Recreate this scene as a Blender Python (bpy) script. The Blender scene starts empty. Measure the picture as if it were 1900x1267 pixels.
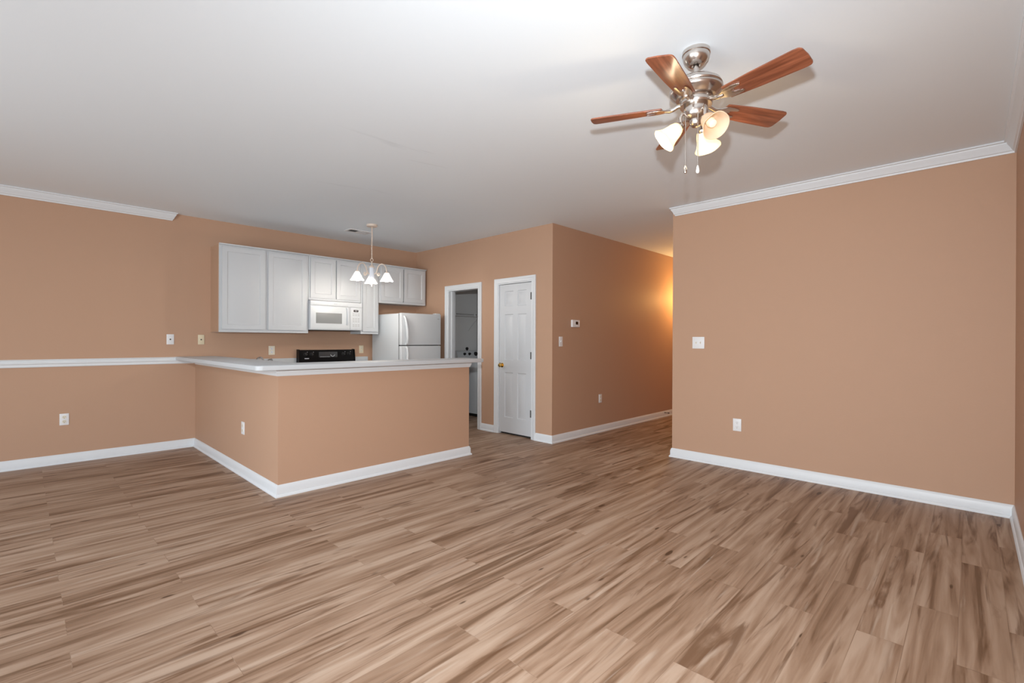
import bpy, bmesh, math, random
from mathutils import Vector, Matrix
C = bpy.context.scene
COL = C.collection
R = math.radians
random.seed(4)

# ------------------------------------------------------------------ key dimensions (metres)
H = 2.74                      # ceiling
YL = 6.686                    # left / kitchen wall plane
XP = 4.589                    # wall with the two doorways
YH = 3.751                    # hall wall plane
XN, YN, XN2 = 1.4485, 4.041, 3.482   # half wall: left face, front face, right end
XR, YR = 5.015, 2.385         # right wall plane and its free end
YS = -0.224                   # side wall at the right edge of the frame
XB = -3.4                     # rear wall, behind the camera
XE = 8.75                     # end of the hall
T = 0.12

# ------------------------------------------------------------------ camera
cam = bpy.data.cameras.new('camera'); cam_o = bpy.data.objects.new('camera', cam); COL.objects.link(cam_o)
cam.sensor_fit = 'HORIZONTAL'; cam.sensor_width = 36.0; cam.lens = 881.7258 / 1900 * 36.0
cam.clip_start = 0.02
_a, _p, _r = R(44.1021), R(-0.0905), R(0.22488)
fw = Vector((math.cos(_a)*math.cos(_p), math.sin(_a)*math.cos(_p), math.sin(_p)))
rt = Vector((math.sin(_a), -math.cos(_a), 0)); up = rt.cross(fw)
r2 = rt*math.cos(_r) + up*math.sin(_r); u2 = -rt*math.sin(_r) + up*math.cos(_r)
cam_o.matrix_world = Matrix(((r2.x, u2.x, -fw.x, 0), (r2.y, u2.y, -fw.y, 0), (r2.z, u2.z, -fw.z, 1.2753), (0, 0, 0, 1)))
C.camera = cam_o

# ------------------------------------------------------------------ world, lights, exposure
w = bpy.data.worlds.new('world'); C.world = w; w.use_nodes = True
wn = w.node_tree.nodes; wl = w.node_tree.links
sky = wn.new('ShaderNodeTexSky'); sky.sky_type = 'NISHITA'; sky.sun_disc = False
sky.sun_elevation = R(40); sky.sun_rotation = R(60)
wl.new(sky.outputs['Color'], wn['Background'].inputs['Color']); wn['Background'].inputs['Strength'].default_value = 0.25

def light(name, kind, loc, energy, color, **kw):
    d = bpy.data.lights.new(name, kind); d.energy = energy; d.color = color
    for k, v in kw.items(): setattr(d, k, v)
    o = bpy.data.objects.new(name, d); COL.objects.link(o); o.location = loc
    return o
# the photographer's flash just above the lens: the fan's shadows on the ceiling point straight back to it
fl = light('camera_flash', 'SPOT', (0.11, 0.06, 1.58), 375, (0.90, 0.96, 1.0), shadow_soft_size=0.03, spot_size=R(140), spot_blend=1.0)
fl.rotation_euler = Vector((0.80, 0.60, -0.09)).to_track_quat('-Z', 'Y').to_euler()
# added fill lights at the made-up sliding door and window, unseen behind the camera
dl = light('daylight_sliding_door', 'AREA', (XB + 0.02, 2.6, 1.10), 148, (0.86, 0.94, 1.0), shape='RECTANGLE', size=2.9, size_y=1.98)
dl.rotation_euler = Vector((1, 0, 0)).to_track_quat('-Z', 'Y').to_euler()
d2 = light('side_fill_light', 'AREA', (-1.65, YS + 0.02, 1.40), 32, (0.86, 0.94, 1.0), shape='RECTANGLE', size=1.2, size_y=1.5)
d2.rotation_euler = Vector((0, 1, 0)).to_track_quat('-Z', 'Z').to_euler()
# lamp of the hall, out of sight behind the right wall
light('hall_lamp_light', 'POINT', (7.95, 3.38, 2.02), 26, (1.0, 0.58, 0.20), shadow_soft_size=0.07)

C.view_settings.view_transform = 'Standard'
C.view_settings.look = 'None'
C.view_settings.gamma = 1.0
C.view_settings.use_curve_mapping = False
C.view_settings.exposure = 0.07
try:
    C.cycles.use_denoising = True
    C.cycles.max_bounces = 8; C.cycles.diffuse_bounces = 5
    C.cycles.sample_clamp_indirect = 6.0
except Exception: pass

# ------------------------------------------------------------------ materials
MATS = {}
def srgb(r, g, b):
    f = lambda c: (c/255/12.92) if c/255 <= 0.04045 else ((c/255+0.055)/1.055)**2.4
    return (f(r), f(g), f(b), 1)
def mat(name, col, rough=0.5, metal=0.0, bump=0.0, bscale=60, var=0.0, emit=None, spec=0.5):
    m = bpy.data.materials.new(name); m.use_nodes = True
    n = m.node_tree.nodes; l = m.node_tree.links; b = n['Principled BSDF']
    b.inputs['Base Color'].default_value = col; b.inputs['Roughness'].default_value = rough
    b.inputs['Metallic'].default_value = metal; b.inputs['Specular IOR Level'].default_value = spec
    tc = n.new('ShaderNodeTexCoord'); nz = n.new('ShaderNodeTexNoise')
    nz.inputs['Scale'].default_value = bscale; nz.inputs['Detail'].default_value = 3
    l.new(tc.outputs['Object'], nz.inputs['Vector'])
    if var:
        mx = n.new('ShaderNodeMixRGB'); mx.blend_type = 'MULTIPLY'; mx.inputs['Color1'].default_value = col
        mx.inputs['Fac'].default_value = var
        l.new(nz.outputs['Fac'], mx.inputs['Color2']); l.new(mx.outputs[0], b.inputs['Base Color'])
    if bump:
        bp = n.new('ShaderNodeBump'); bp.inputs['Strength'].default_value = bump; bp.inputs['Distance'].default_value = 0.004
        l.new(nz.outputs['Fac'], bp.inputs['Height']); l.new(bp.outputs[0], b.inputs['Normal'])
    if emit:
        b.inputs['Emission Color'].default_value = emit[0]; b.inputs['Emission Strength'].default_value = emit[1]
    MATS[name] = m
    return m
PAINT = mat('tan_wall_paint', (0.49, 0.305, 0.205, 1), 0.62, bump=0.10, bscale=70, spec=0.35)
WHITE = mat('white_trim_paint', (0.72, 0.745, 0.77, 1), 0.38)
CABW = mat('white_cabinet_paint', (0.565, 0.585, 0.605, 1), 0.42)
DOORW = mat('white_door_paint', (0.60, 0.62, 0.645, 1), 0.4)
LAM = mat('white_laminate', (0.55, 0.57, 0.59, 1), 0.48, var=0.04, bscale=250)
APPL = mat('white_appliance_enamel', (0.64, 0.665, 0.685, 1), 0.28, bump=0.02, bscale=300)
TANP = mat('tan_laminate_panel', (0.50, 0.32, 0.215, 1), 0.5, var=0.08, bscale=8)
GREYW = mat('grey_window_screen', (0.26, 0.265, 0.27, 1), 0.25)
BLACK = mat('black_enamel', (0.004, 0.004, 0.0045, 1), 0.30, spec=0.15)
BLACKM = mat('matt_black_plastic', (0.012, 0.012, 0.012, 1), 0.5)
DARK = mat('dark_shade_and_gasket', (0.03, 0.03, 0.03, 1), 0.8)  # near-black: shade painted into gaps and the duct, also the fridge gasket
GREYP = mat('grey_print', (0.42, 0.43, 0.44, 1), 0.5)
SILV = mat('silver_print', (0.55, 0.56, 0.58, 1), 0.3)
NICK = mat('brushed_nickel', (0.62, 0.57, 0.53, 1), 0.24, 1.0, bump=0.02, bscale=200)
CHROME = mat('chrome', (0.75, 0.75, 0.77, 1), 0.10, 1.0)
BRASS = mat('polished_brass', (0.78, 0.52, 0.16, 1), 0.20, 1.0)
STEEL = mat('dull_steel_hinge', (0.07, 0.068, 0.065, 1), 0.45, 0.3)
PLATE = mat('white_plate_plastic', (0.78, 0.78, 0.79, 1), 0.35)
IVORY = mat('ivory_plate_plastic', (0.72, 0.62, 0.44, 1), 0.38)
ALMOND = mat('almond_plate_plastic', (0.76, 0.70, 0.58, 1), 0.38)
SLOT = mat('socket_slot', (0.10, 0.09, 0.075, 1), 0.6)
CREAM = mat('cream_lamp_metal', (0.74, 0.62, 0.52, 1), 0.4)
CERAM = mat('pale_lamp_body', (0.74, 0.78, 0.86, 1), 0.25)
LAUNW = mat('laundry_grey_white_paint', (0.76, 0.75, 0.74, 1), 0.6)
WIRE = mat('white_coated_wire', (0.70, 0.70, 0.70, 1), 0.4)
SCREEN = mat('dark_display', (0.012, 0.006, 0.004, 1), 0.15)
MIDWHITE = mat('fixture_white', (0.74, 0.74, 0.74, 1), 0.4)

def glass_shade(name, col, emit, strength):
    m = bpy.data.materials.new(name); m.use_nodes = True
    n = m.node_tree.nodes; l = m.node_tree.links; b = n['Principled BSDF']
    b.inputs['Base Color'].default_value = col; b.inputs['Roughness'].default_value = 0.35
    tr = n.new('ShaderNodeBsdfTranslucent'); tr.inputs['Color'].default_value = col
    mx = n.new('ShaderNodeMixShader'); mx.inputs[0].default_value = 0.55
    tc = n.new('ShaderNodeTexCoord'); nz = n.new('ShaderNodeTexNoise'); nz.inputs['Scale'].default_value = 14
    l.new(tc.outputs['Object'], nz.inputs['Vector'])
    em = n.new('ShaderNodeEmission'); em.inputs['Color'].default_value = emit
    ml = n.new('ShaderNodeMath'); ml.operation = 'MULTIPLY_ADD'; ml.inputs[1].default_value = 0.3*strength; ml.inputs[2].default_value = 0.85*strength
    l.new(nz.outputs['Fac'], ml.inputs[0]); l.new(ml.outputs[0], em.inputs['Strength'])
    ad = n.new('ShaderNodeAddShader')
    l.new(b.outputs[0], mx.inputs[1]); l.new(tr.outputs[0], mx.inputs[2])
    l.new(mx.outputs[0], ad.inputs[0]); l.new(em.outputs[0], ad.inputs[1])
    l.new(ad.outputs[0], n['Material Output'].inputs['Surface'])
    return m
FROST = glass_shade('frosted_glass_lit', (0.85, 0.78, 0.62, 1), (1.0, 0.74, 0.36, 1), 0.40)
FROSTW = glass_shade('white_glass_lit', (0.85, 0.85, 0.85, 1), (1.0, 0.97, 0.92, 1), 0.12)
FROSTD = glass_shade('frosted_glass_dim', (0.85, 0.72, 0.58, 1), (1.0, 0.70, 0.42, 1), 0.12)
BULB = mat('lit_bulb', (1, 0.95, 0.85, 1), 0.3, emit=((1.0, 0.80, 0.45, 1), 9.0))
BULBW = mat('lit_bulb_white', (1, 1, 1, 1), 0.3, emit=((1.0, 0.95, 0.88, 1), 14.0))
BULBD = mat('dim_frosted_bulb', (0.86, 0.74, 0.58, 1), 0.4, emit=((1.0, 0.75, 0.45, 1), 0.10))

def ceiling_mat():
    m = bpy.data.materials.new('ceiling_paint'); m.use_nodes = True
    n = m.node_tree.nodes; l = m.node_tree.links; b = n['Principled BSDF']
    base = (0.82, 0.885, 0.935, 1); b.inputs['Roughness'].default_value = 0.75
    tc = n.new('ShaderNodeTexCoord')
    nz = n.new('ShaderNodeTexNoise'); nz.inputs['Scale'].default_value = 55; nz.inputs['Detail'].default_value = 3
    l.new(tc.outputs['Object'], nz.inputs['Vector'])
    bp = n.new('ShaderNodeBump'); bp.inputs['Strength'].default_value = 0.05; bp.inputs['Distance'].default_value = 0.004
    l.new(nz.outputs['Fac'], bp.inputs['Height']); l.new(bp.outputs[0], b.inputs['Normal'])
    wob = n.new('ShaderNodeTexNoise'); wob.inputs['Scale'].default_value = 9
    l.new(tc.outputs['Object'], wob.inputs['Vector'])
    prev = None
    # faint scuffs: centre x, y, half length, half width, angle, darkness
    for (x, y, a, c, ang, d) in ((1.86, 3.10, 0.42, 0.022, -3, 0.05), (1.92, 3.125, 0.16, 0.045, 3, 0.06), (2.19, 3.05, 0.09, 0.012, -10, 0.06),
                                 (2.36, 3.25, 0.20, 0.018, -14, 0.055), (2.11, 4.30, 0.26, 0.04, -14, 0.035), (2.45, 4.2, 0.16, 0.025, 5, 0.03)):
        mp = n.new('ShaderNodeMapping'); mp.vector_type = 'TEXTURE'
        mp.inputs['Location'].default_value = (x, y, 0); mp.inputs['Rotation'].default_value = (0, 0, R(ang)); mp.inputs['Scale'].default_value = (a, c, 50)
        l.new(tc.outputs['Object'], mp.inputs['Vector'])
        ln = n.new('ShaderNodeVectorMath'); ln.operation = 'LENGTH'; l.new(mp.outputs[0], ln.inputs[0])
        av = n.new('ShaderNodeMath'); av.operation = 'MULTIPLY_ADD'; av.inputs[1].default_value = 0.8; l.new(wob.outputs['Fac'], av.inputs[0]); l.new(ln.outputs['Value'], av.inputs[2])
        mr = n.new('ShaderNodeMapRange'); mr.inputs['From Min'].default_value = 0.7; mr.inputs['From Max'].default_value = 1.4
        mr.inputs['To Min'].default_value = 1 - d; mr.inputs['To Max'].default_value = 1.0
        l.new(av.outputs[0], mr.inputs['Value'])
        if prev is None: prev = mr.outputs[0]
        else:
            mu = n.new('ShaderNodeMath'); mu.operation = 'MULTIPLY'; l.new(prev, mu.inputs[0]); l.new(mr.outputs[0], mu.inputs[1]); prev = mu.outputs[0]
    mx = n.new('ShaderNodeMixRGB'); mx.blend_type = 'MULTIPLY'; mx.inputs['Fac'].default_value = 1; mx.inputs['Color1'].default_value = base
    l.new(prev, mx.inputs['Color2']); l.new(mx.outputs[0], b.inputs['Base Color'])
    return m
CEIL = ceiling_mat()

def floor_mat():
    m = bpy.data.materials.new('wood_look_plank_flooring'); m.use_nodes = True
    n = m.node_tree.nodes; l = m.node_tree.links; b = n['Principled BSDF']
    tc = n.new('ShaderNodeTexCoord')
    br = n.new('ShaderNodeTexBrick'); br.offset = 0.37; br.offset_frequency = 2; br.squash = 1
    br.inputs['Color1'].default_value = (0, 0, 0, 1); br.inputs['Color2'].default_value = (1, 1, 1, 1); br.inputs['Mortar'].default_value = (0.5, 0.5, 0.5, 1)
    br.inputs['Scale'].default_value = 1; br.inputs['Mortar Size'].default_value = 0.0011; br.inputs['Mortar Smooth'].default_value = 0.3
    br.inputs['Brick Width'].default_value = 1.22; br.inputs['Row Height'].default_value = 0.162
    off = n.new('ShaderNodeVectorMath'); off.operation = 'ADD'; off.inputs[1].default_value = (0.63, 0.121, 0)
    l.new(tc.outputs['Object'], off.inputs[0]); l.new(off.outputs[0], br.inputs['Vector'])
    rnd = n.new('ShaderNodeSeparateColor'); l.new(br.outputs['Color'], rnd.inputs[0])
    # per-plank shift of the grain
    sh = n.new('ShaderNodeCombineXYZ')
    for i, k in enumerate((37.0, 91.0, 13.0)):
        mm = n.new('ShaderNodeMath'); mm.operation = 'MULTIPLY'; mm.inputs[1].default_value = k
        l.new(rnd.outputs[0], mm.inputs[0]); l.new(mm.outputs[0], sh.inputs[i])
    ad = n.new('ShaderNodeVectorMath'); ad.operation = 'ADD'; l.new(tc.outputs['Object'], ad.inputs[0]); l.new(sh.outputs[0], ad.inputs[1])
    def grain(sx, sy, detail, rough, dist):
        mp = n.new('ShaderNodeMapping'); mp.inputs['Scale'].default_value = (sx, sy, 1); l.new(ad.outputs[0], mp.inputs['Vector'])
        t = n.new('ShaderNodeTexNoise'); t.inputs['Scale'].default_value = 1; t.inputs['Detail'].default_value = detail
        t.inputs['Roughness'].default_value = rough; t.inputs['Distortion'].default_value = dist
        l.new(mp.outputs[0], t.inputs['Vector']); return t.outputs['Fac']
    g1 = grain(0.62, 9.0, 4, 0.5, 1.9)      # broad figure
    g2 = grain(2.2, 62.0, 4, 0.6, 0.6)      # fine grain
    g3 = grain(0.85, 10.5, 4, 0.5, 2.2)      # dark mineral streaks
    g4 = grain(1.1, 17.0, 3, 0.5, 1.4)      # pale streaks
    cr = n.new('ShaderNodeValToRGB'); e = cr.color_ramp.elements
    e[0].position = 0.33; e[0].color = (0.165, 0.092, 0.052, 1)
    e[1].position = 0.69; e[1].color = (0.45, 0.325, 0.24, 1)
    k = e.new(0.42); k.color = (0.27, 0.166, 0.106, 1)
    k = e.new(0.54); k.color = (0.36, 0.24, 0.165, 1)
    s1 = n.new('ShaderNodeMath'); s1.operation = 'MULTIPLY_ADD'; s1.inputs[1].default_value = 0.14; l.new(g2, s1.inputs[0]); l.new(g1, s1.inputs[2])
    s2 = n.new('ShaderNodeMath'); s2.operation = 'MULTIPLY_ADD'; s2.inputs[1].default_value = 0.11; l.new(rnd.outputs[0], s2.inputs[0]); l.new(s1.outputs[0], s2.inputs[2])
    s3 = n.new('ShaderNodeMath'); s3.operation = 'SUBTRACT'; s3.inputs[1].default_value = 0.112; l.new(s2.outputs[0], s3.inputs[0])
    l.new(s3.outputs[0], cr.inputs['Fac'])
    def ramp(src, a, c):
        mr = n.new('ShaderNodeMapRange'); mr.interpolation_type = 'SMOOTHSTEP'
        mr.inputs['From Min'].default_value = a; mr.inputs['From Max'].default_value = c; l.new(src, mr.inputs['Value']); return mr.outputs[0]
    def mixc(c1, col, fac, amt):
        mu = n.new('ShaderNodeMath'); mu.operation = 'MULTIPLY'; mu.inputs[1].default_value = amt; l.new(fac, mu.inputs[0])
        mx = n.new('ShaderNodeMixRGB'); l.new(mu.outputs[0], mx.inputs['Fac']); l.new(c1, mx.inputs['Color1']); mx.inputs['Color2'].default_value = col; return mx.outputs[0]
    c = mixc(cr.outputs[0], (0.125, 0.058, 0.026, 1), ramp(g3, 0.54, 0.70), 0.78)
    c = mixc(c, (0.53, 0.425, 0.34, 1), ramp(g4, 0.60, 0.78), 0.55)
    # scattered knots, one plank here and there
    kn = n.new('ShaderNodeTexVoronoi'); kn.inputs['Scale'].default_value = 1
    mp = n.new('ShaderNodeMapping'); mp.inputs['Scale'].default_value = (2.4, 7.5, 1); l.new(ad.outputs[0], mp.inputs['Vector']); l.new(mp.outputs[0], kn.inputs['Vector'])
    kn2 = n.new('ShaderNodeMath'); kn2.operation = 'MULTIPLY_ADD'; kn2.inputs[1].default_value = 0.30; l.new(g1, kn2.inputs[0]); l.new(kn.outputs['Distance'], kn2.inputs[2])
    c = mixc(c, (0.07, 0.032, 0.014, 1), ramp(kn2.outputs[0], 0.24, 0.19), 0.85)
    mo = n.new('ShaderNodeMath'); mo.operation = 'MULTIPLY'; mo.inputs[1].default_value = 0.20; l.new(br.outputs['Fac'], mo.inputs[0])
    mx = n.new('ShaderNodeMixRGB'); l.new(mo.outputs[0], mx.inputs['Fac']); l.new(c, mx.inputs['Color1']); mx.inputs['Color2'].default_value = (0.10, 0.055, 0.03, 1)
    l.new(mx.outputs[0], b.inputs['Base Color'])
    b.inputs['Roughness'].default_value = 0.50; b.inputs['Specular IOR Level'].default_value = 0.35
    bp = n.new('ShaderNodeBump'); bp.inputs['Strength'].default_value = 0.10; bp.inputs['Distance'].default_value = 0.003
    l.new(g2, bp.inputs['Height']); l.new(bp.outputs[0], b.inputs['Normal'])
    return m
FLOOR = floor_mat()

def blade_mat():
    m = bpy.data.materials.new('cherry_fan_blade_veneer'); m.use_nodes = True
    n = m.node_tree.nodes; l = m.node_tree.links; b = n['Principled BSDF']
    tc = n.new('ShaderNodeTexCoord'); mp = n.new('ShaderNodeMapping'); mp.inputs['Scale'].default_value = (3, 45, 45)
    l.new(tc.outputs['Object'], mp.inputs['Vector'])
    t = n.new('ShaderNodeTexNoise'); t.inputs['Scale'].default_value = 1; t.inputs['Detail'].default_value = 4; t.inputs['Distortion'].default_value = 0.8
    l.new(mp.outputs[0], t.inputs['Vector'])
    cr = n.new('ShaderNodeValToRGB'); e = cr.color_ramp.elements
    e[0].position = 0.30; e[0].color = (0.13, 0.036, 0.016, 1); e[1].position = 0.72; e[1].color = (0.33, 0.11, 0.055, 1)
    l.new(t.outputs['Fac'], cr.inputs['Fac']); l.new(cr.outputs[0], b.inputs['Base Color'])
    b.inputs['Roughness'].default_value = 0.30
    return m
BLADE = blade_mat()

# ------------------------------------------------------------------ mesh helpers
class MB:
    def __init__(s): s.bm = bmesh.new()
    def box(s, x0, x1, y0, y1, z0, z1, bev=0.0, seg=2):
        r = bmesh.ops.create_cube(s.bm, size=1.0); vs = r['verts']
        for v in vs:
            v.co = Vector(((x0+x1)/2 + v.co.x*(x1-x0), (y0+y1)/2 + v.co.y*(y1-y0), (z0+z1)/2 + v.co.z*(z1-z0)))
        if bev:
            es = list({e for v in vs for e in v.link_edges})
            bmesh.ops.bevel(s.bm, geom=es, offset=bev, segments=seg, profile=0.6, affect='EDGES', clamp_overlap=True)
        return s
    def hull(s, pts):
        vs = [s.bm.verts.new(p) for p in pts]
        bmesh.ops.convex_hull(s.bm, input=vs); return s
    def lathe(s, prof, loc=(0, 0, 0), axis=None, seg=32, scallop=None):
        """prof: (r, z) list revolved about local z"""
        rot = Vector((0, 0, 1)).rotation_difference(Vector(axis)).to_matrix() if axis is not None else Matrix.Identity(3)
        loc = Vector(loc); rings = []
        for k, (r, z) in enumerate(prof):
            if r < 1e-6: rings.append([s.bm.verts.new(loc + rot @ Vector((0, 0, z)))])
            else:
                ring = []
                for i in range(seg):
                    a = 2*math.pi*i/seg; zz = z; rr = r
                    if scallop: 
                        amt = scallop[2][k]; rr += amt*scallop[1]*math.cos(scallop[0]*a); zz -= amt*scallop[3]*math.cos(scallop[0]*a)
                    ring.append(s.bm.verts.new(loc + rot @ Vector((rr*math.cos(a), rr*math.sin(a), zz))))
                rings.append(ring)
        for A, B in zip(rings, rings[1:]):
            if len(A) == 1 and len(B) == 1: continue
            for i in range(seg):
                j = (i+1) % seg
                if len(A) == 1: s.bm.faces.new((A[0], B[j], B[i]))
                elif len(B) == 1: s.bm.faces.new((A[i], A[j], B[0]))
                else: s.bm.faces.new((A[i], A[j], B[j], B[i]))
        return s
    def tube(s, pts, rad, seg=10, cap=True):
        pts = [Vector(p) for p in pts]; n = len(pts)
        rads = rad if isinstance(rad, (list, tuple)) else [rad]*n
        t = (pts[1]-pts[0]).normalized(); nrm = t.orthogonal().normalized(); rings = []
        for i, p in enumerate(pts):
            if i == 0: d = pts[1]-pts[0]
            elif i == n-1: d = pts[-1]-pts[-2]
            else: d = (pts[i+1]-pts[i]).normalized() + (pts[i]-pts[i-1]).normalized()
            d.normalize(); nrm = (nrm - d*nrm.dot(d)).normalized(); bi = d.cross(nrm)
            rings.append([s.bm.verts.new(p + (nrm*math.cos(2*math.pi*k/seg) + bi*math.sin(2*math.pi*k/seg))*rads[i]) for k in range(seg)])
        for A, B in zip(rings, rings[1:]):
            for k in range(seg): s.bm.faces.new((A[k], A[(k+1) % seg], B[(k+1) % seg], B[k]))
        if cap: s.bm.faces.new(rings[0][::-1]); s.bm.faces.new(rings[-1])
        return s
    def sweep(s, prof, path, out_left=True, ends=(0, 0)):
        """mitred moulding: prof = (out, z) closed outline, path = floor polyline; 'out' goes to the left of travel.
        ends: skew of the end caps along the path per unit of 'out'"""
        P = [Vector((p[0], p[1], 0)) for p in path]; n = len(P); rings = []
        nr = lambda d: Vector((-d.y, d.x, 0)) * (1 if out_left else -1)
        for i in range(n):
            if i == 0: d = (P[1]-P[0]).normalized(); off = nr(d) - d*ends[0]
            elif i == n-1: d = (P[-1]-P[-2]).normalized(); off = nr(d) + d*ends[1]
            else:
                d0 = (P[i]-P[i-1]).normalized(); d1 = (P[i+1]-P[i]).normalized(); a, b = nr(d0), nr(d1)
                m_ = (a+b).normalized(); off = m_ / max(0.2, m_.dot(a))
            rings.append([s.bm.verts.new(P[i] + off*o + Vector((0, 0, z))) for o, z in prof])
        k = len(prof)
        for A, B in zip(rings, rings[1:]):
            for j in range(k): s.bm.faces.new((A[j], A[(j+1) % k], B[(j+1) % k], B[j]))
        s.bm.faces.new(rings[0][::-1]); s.bm.faces.new(rings[-1])
        return s
    def prism(s, outline, z0, z1, bev=0.0):
        lo = [s.bm.verts.new((x, y, z0)) for x, y in outline]; hi = [s.bm.verts.new((x, y, z1)) for x, y in outline]
        n = len(outline); s.bm.faces.new(lo[::-1]); top = s.bm.faces.new(hi); bot_e = []
        for i in range(n): s.bm.faces.new((lo[i], lo[(i+1) % n], hi[(i+1) % n], hi[i]))
        if bev:
            hs = set(hi) | set(lo)
            es = [e for e in s.bm.edges if (e.verts[0] in hs and e.verts[1] in hs and abs(e.verts[0].co.z-e.verts[1].co.z) < 1e-6)]
            bmesh.ops.bevel(s.bm, geom=es, offset=bev, segments=3, profile=0.6, affect='EDGES')
        return s
    def xf(s, M):
        bmesh.ops.transform(s.bm, matrix=M, verts=s.bm.verts); return s
    def obj(s, name, m, parent=None, loc=None, rot=None, smooth=40, label=None):
        bmesh.ops.recalc_face_normals(s.bm, faces=s.bm.faces)
        me = bpy.data.meshes.new(name); s.bm.to_mesh(me); s.bm.free()
        me.materials.append(m)
        if smooth:
            for p in me.polygons: p.use_smooth = True
            try: me.set_sharp_from_angle(angle=R(smooth))
            except Exception: pass
        o = bpy.data.objects.new(name, me); COL.objects.link(o)
        if parent is not None: o.parent = parent
        if loc is not None: o.location = loc
        if rot is not None: o.rotation_euler = rot
        if label: o['label'] = label
        return o

def box(*a, **k): return MB().box(*a, **k)
def tag(o, label, cat, group=None):
    o['label'] = label; o['category'] = cat
    if group: o['group'] = group
    return o
def thing(name, label, cat, loc=(0, 0, 0), rz=0.0, group=None):
    o = bpy.data.objects.new(name, None); o.empty_display_size = 0.1; COL.objects.link(o)
    o.location = loc; o.rotation_euler = (0, 0, rz)
    return tag(o, label, cat, group)
def struct(mb, name, m, label=None, smooth=30):
    o = mb.obj(name, m, smooth=smooth); o['kind'] = 'structure'
    if label: o['label'] = label
    return o
def arc(cx, cy, r, a0, a1, n=8):
    return [(cx + r*math.cos(R(a0+(a1-a0)*i/n)), cy + r*math.sin(R(a0+(a1-a0)*i/n))) for i in range(n+1)]

# ------------------------------------------------------------------ the room shell
struct(box(XB-T, XE+T, YS-T, YL+T, -0.10, 0.0), 'floor', FLOOR, 'brown wood-look plank floor')
struct(box(XB-T, XE+T, YS-T, YL+T, H, H+0.10), 'ceiling', CEIL, 'smooth white ceiling with faint grey scuffs')
struct(box(XB-T, XE+T, YL, YL+T, 0, H), 'wall_left', PAINT, 'long tan wall behind the kitchen cabinets')
struct(box(XR, XE+T, YS-T, YS, 0, H).box(-1.0, XR, YS-T, YS, 0, H).box(XB-T, -2.3, YS-T, YS, 0, H).box(-2.3, -1.0, YS-T, YS, 0, 0.62).box(-2.3, -1.0, YS-T, YS, 2.18, H), 'wall_side', PAINT, 'tan wall at the right edge of the frame')
struct(box(XR, XR+T, YS, YR, 0, H), 'wall_right', PAINT, 'broad tan wall on the right')
struct(box(XR+T, XE, YR-T, YR, 0, H), 'wall_passage', PAINT, 'tan wall on the near side of the hall')
struct(box(XE, XE+T, YS, YL, 0, H), 'wall_end', PAINT, 'tan wall at the end of the hall')
LY0, LY1, LZ = 5.115, 5.825, 2.05       # laundry opening
PY0, PY1, PZ = 4.085, 4.715, 2.06       # pantry door opening
wk = MB()
wk.box(XP, XP+T, LY1, YL, 0, H); wk.box(XP, XP+T, LY0, LY1, LZ, H); wk.box(XP, XP+T, PY1, LY0, 0, H)
wk.box(XP, XP+T, PY0, PY1, PZ, H); wk.box(XP, XP+T, YH+T, PY0, 0, H)
struct(wk, 'wall_kitchen', PAINT, 'tan wall with the pantry door and the laundry opening')
struct(box(XP, XE, YH, YH+T, 0, H), 'wall_hall', PAINT, 'tan hall wall with the thermostat')
# pantry closet behind the door, laundry room behind the opening
struct(box(XP+T, 6.3, 4.90, 5.0, 0, H), 'wall_partition', LAUNW)
struct(box(6.3, 6.4, YH+T, YL, 0, H), 'wall_laundry', LAUNW)
struct(box(XP+T, 6.3, YL-0.012, YL-0.0005, 0, H), 'wall_washer', LAUNW, 'grey-white wall behind the washing machine')
# unseen rear wall; its sliding glass door opening is added for fill light
SY0, SY1, SZ = 1.05, 4.15, 2.10
wr = MB(); wr.box(XB-T, XB, YS, SY0, 0, H); wr.box(XB-T, XB, SY1, YL, 0, H); wr.box(XB-T, XB, SY0, SY1, SZ, H)
struct(wr, 'wall_rear', LAUNW, 'unseen grey-white wall behind the camera, coloured for neutral bounce light')  # white instead of tan so its bounce light stays neutral
d3 = MB()
for y0, y1 in ((SY0, SY0+0.06), (SY1-0.06, SY1), (2.57, 2.63)): d3.box(XB-0.09, XB-0.03, y0, y1, 0.0, SZ)
d3.box(XB-0.09, XB-0.03, SY0, SY1, SZ-0.06, SZ).box(XB-0.09, XB-0.03, SY0, SY1, 0, 0.05)
d3 = struct(d3, 'door_3', WHITE, 'added white sliding glass door for fill light, unseen behind the camera')  # door is added, out of view, to go with the rear fill light
glass = bpy.data.materials.new('clear_glass'); glass.use_nodes = True
_n = glass.node_tree.nodes; _g = _n.new('ShaderNodeBsdfTransparent'); glass.node_tree.links.new(_g.outputs[0], _n['Material Output'].inputs['Surface'])
box(XB-0.065, XB-0.055, SY0+0.06, SY1-0.06, 0.05, SZ-0.06).obj('glass_pane', glass, d3)

w1 = MB()
for x0, x1 in ((-2.3, -2.25), (-1.05, -1.0), (-1.67, -1.63)): w1.box(x0, x1, YS-0.09, YS-0.04, 0.62, 2.18)
w1.box(-2.3, -1.0, YS-0.09, YS-0.04, 0.62, 0.67).box(-2.3, -1.0, YS-0.09, YS-0.04, 2.13, 2.18).box(-2.3, -1.0, YS-0.09, YS-0.04, 1.38, 1.42)
w1 = struct(w1, 'added_window', WHITE, 'added white sash window for fill light, unseen behind the camera')  # window is added, out of view, to go with the side fill light
box(-2.25, -1.05, YS-0.07, YS-0.06, 0.67, 2.13).obj('glass_pane', glass, w1)

# half wall (L shape) carrying the bar top
hw = MB(); hw.prism([(XN, YL), (XN, YN), (XN2, YN), (XN2, YN+T), (XN+T, YN+T), (XN+T, YL)], 0, 1.032)
struct(hw, 'wall_peninsula', PAINT, 'low tan half wall around the kitchen')

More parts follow.
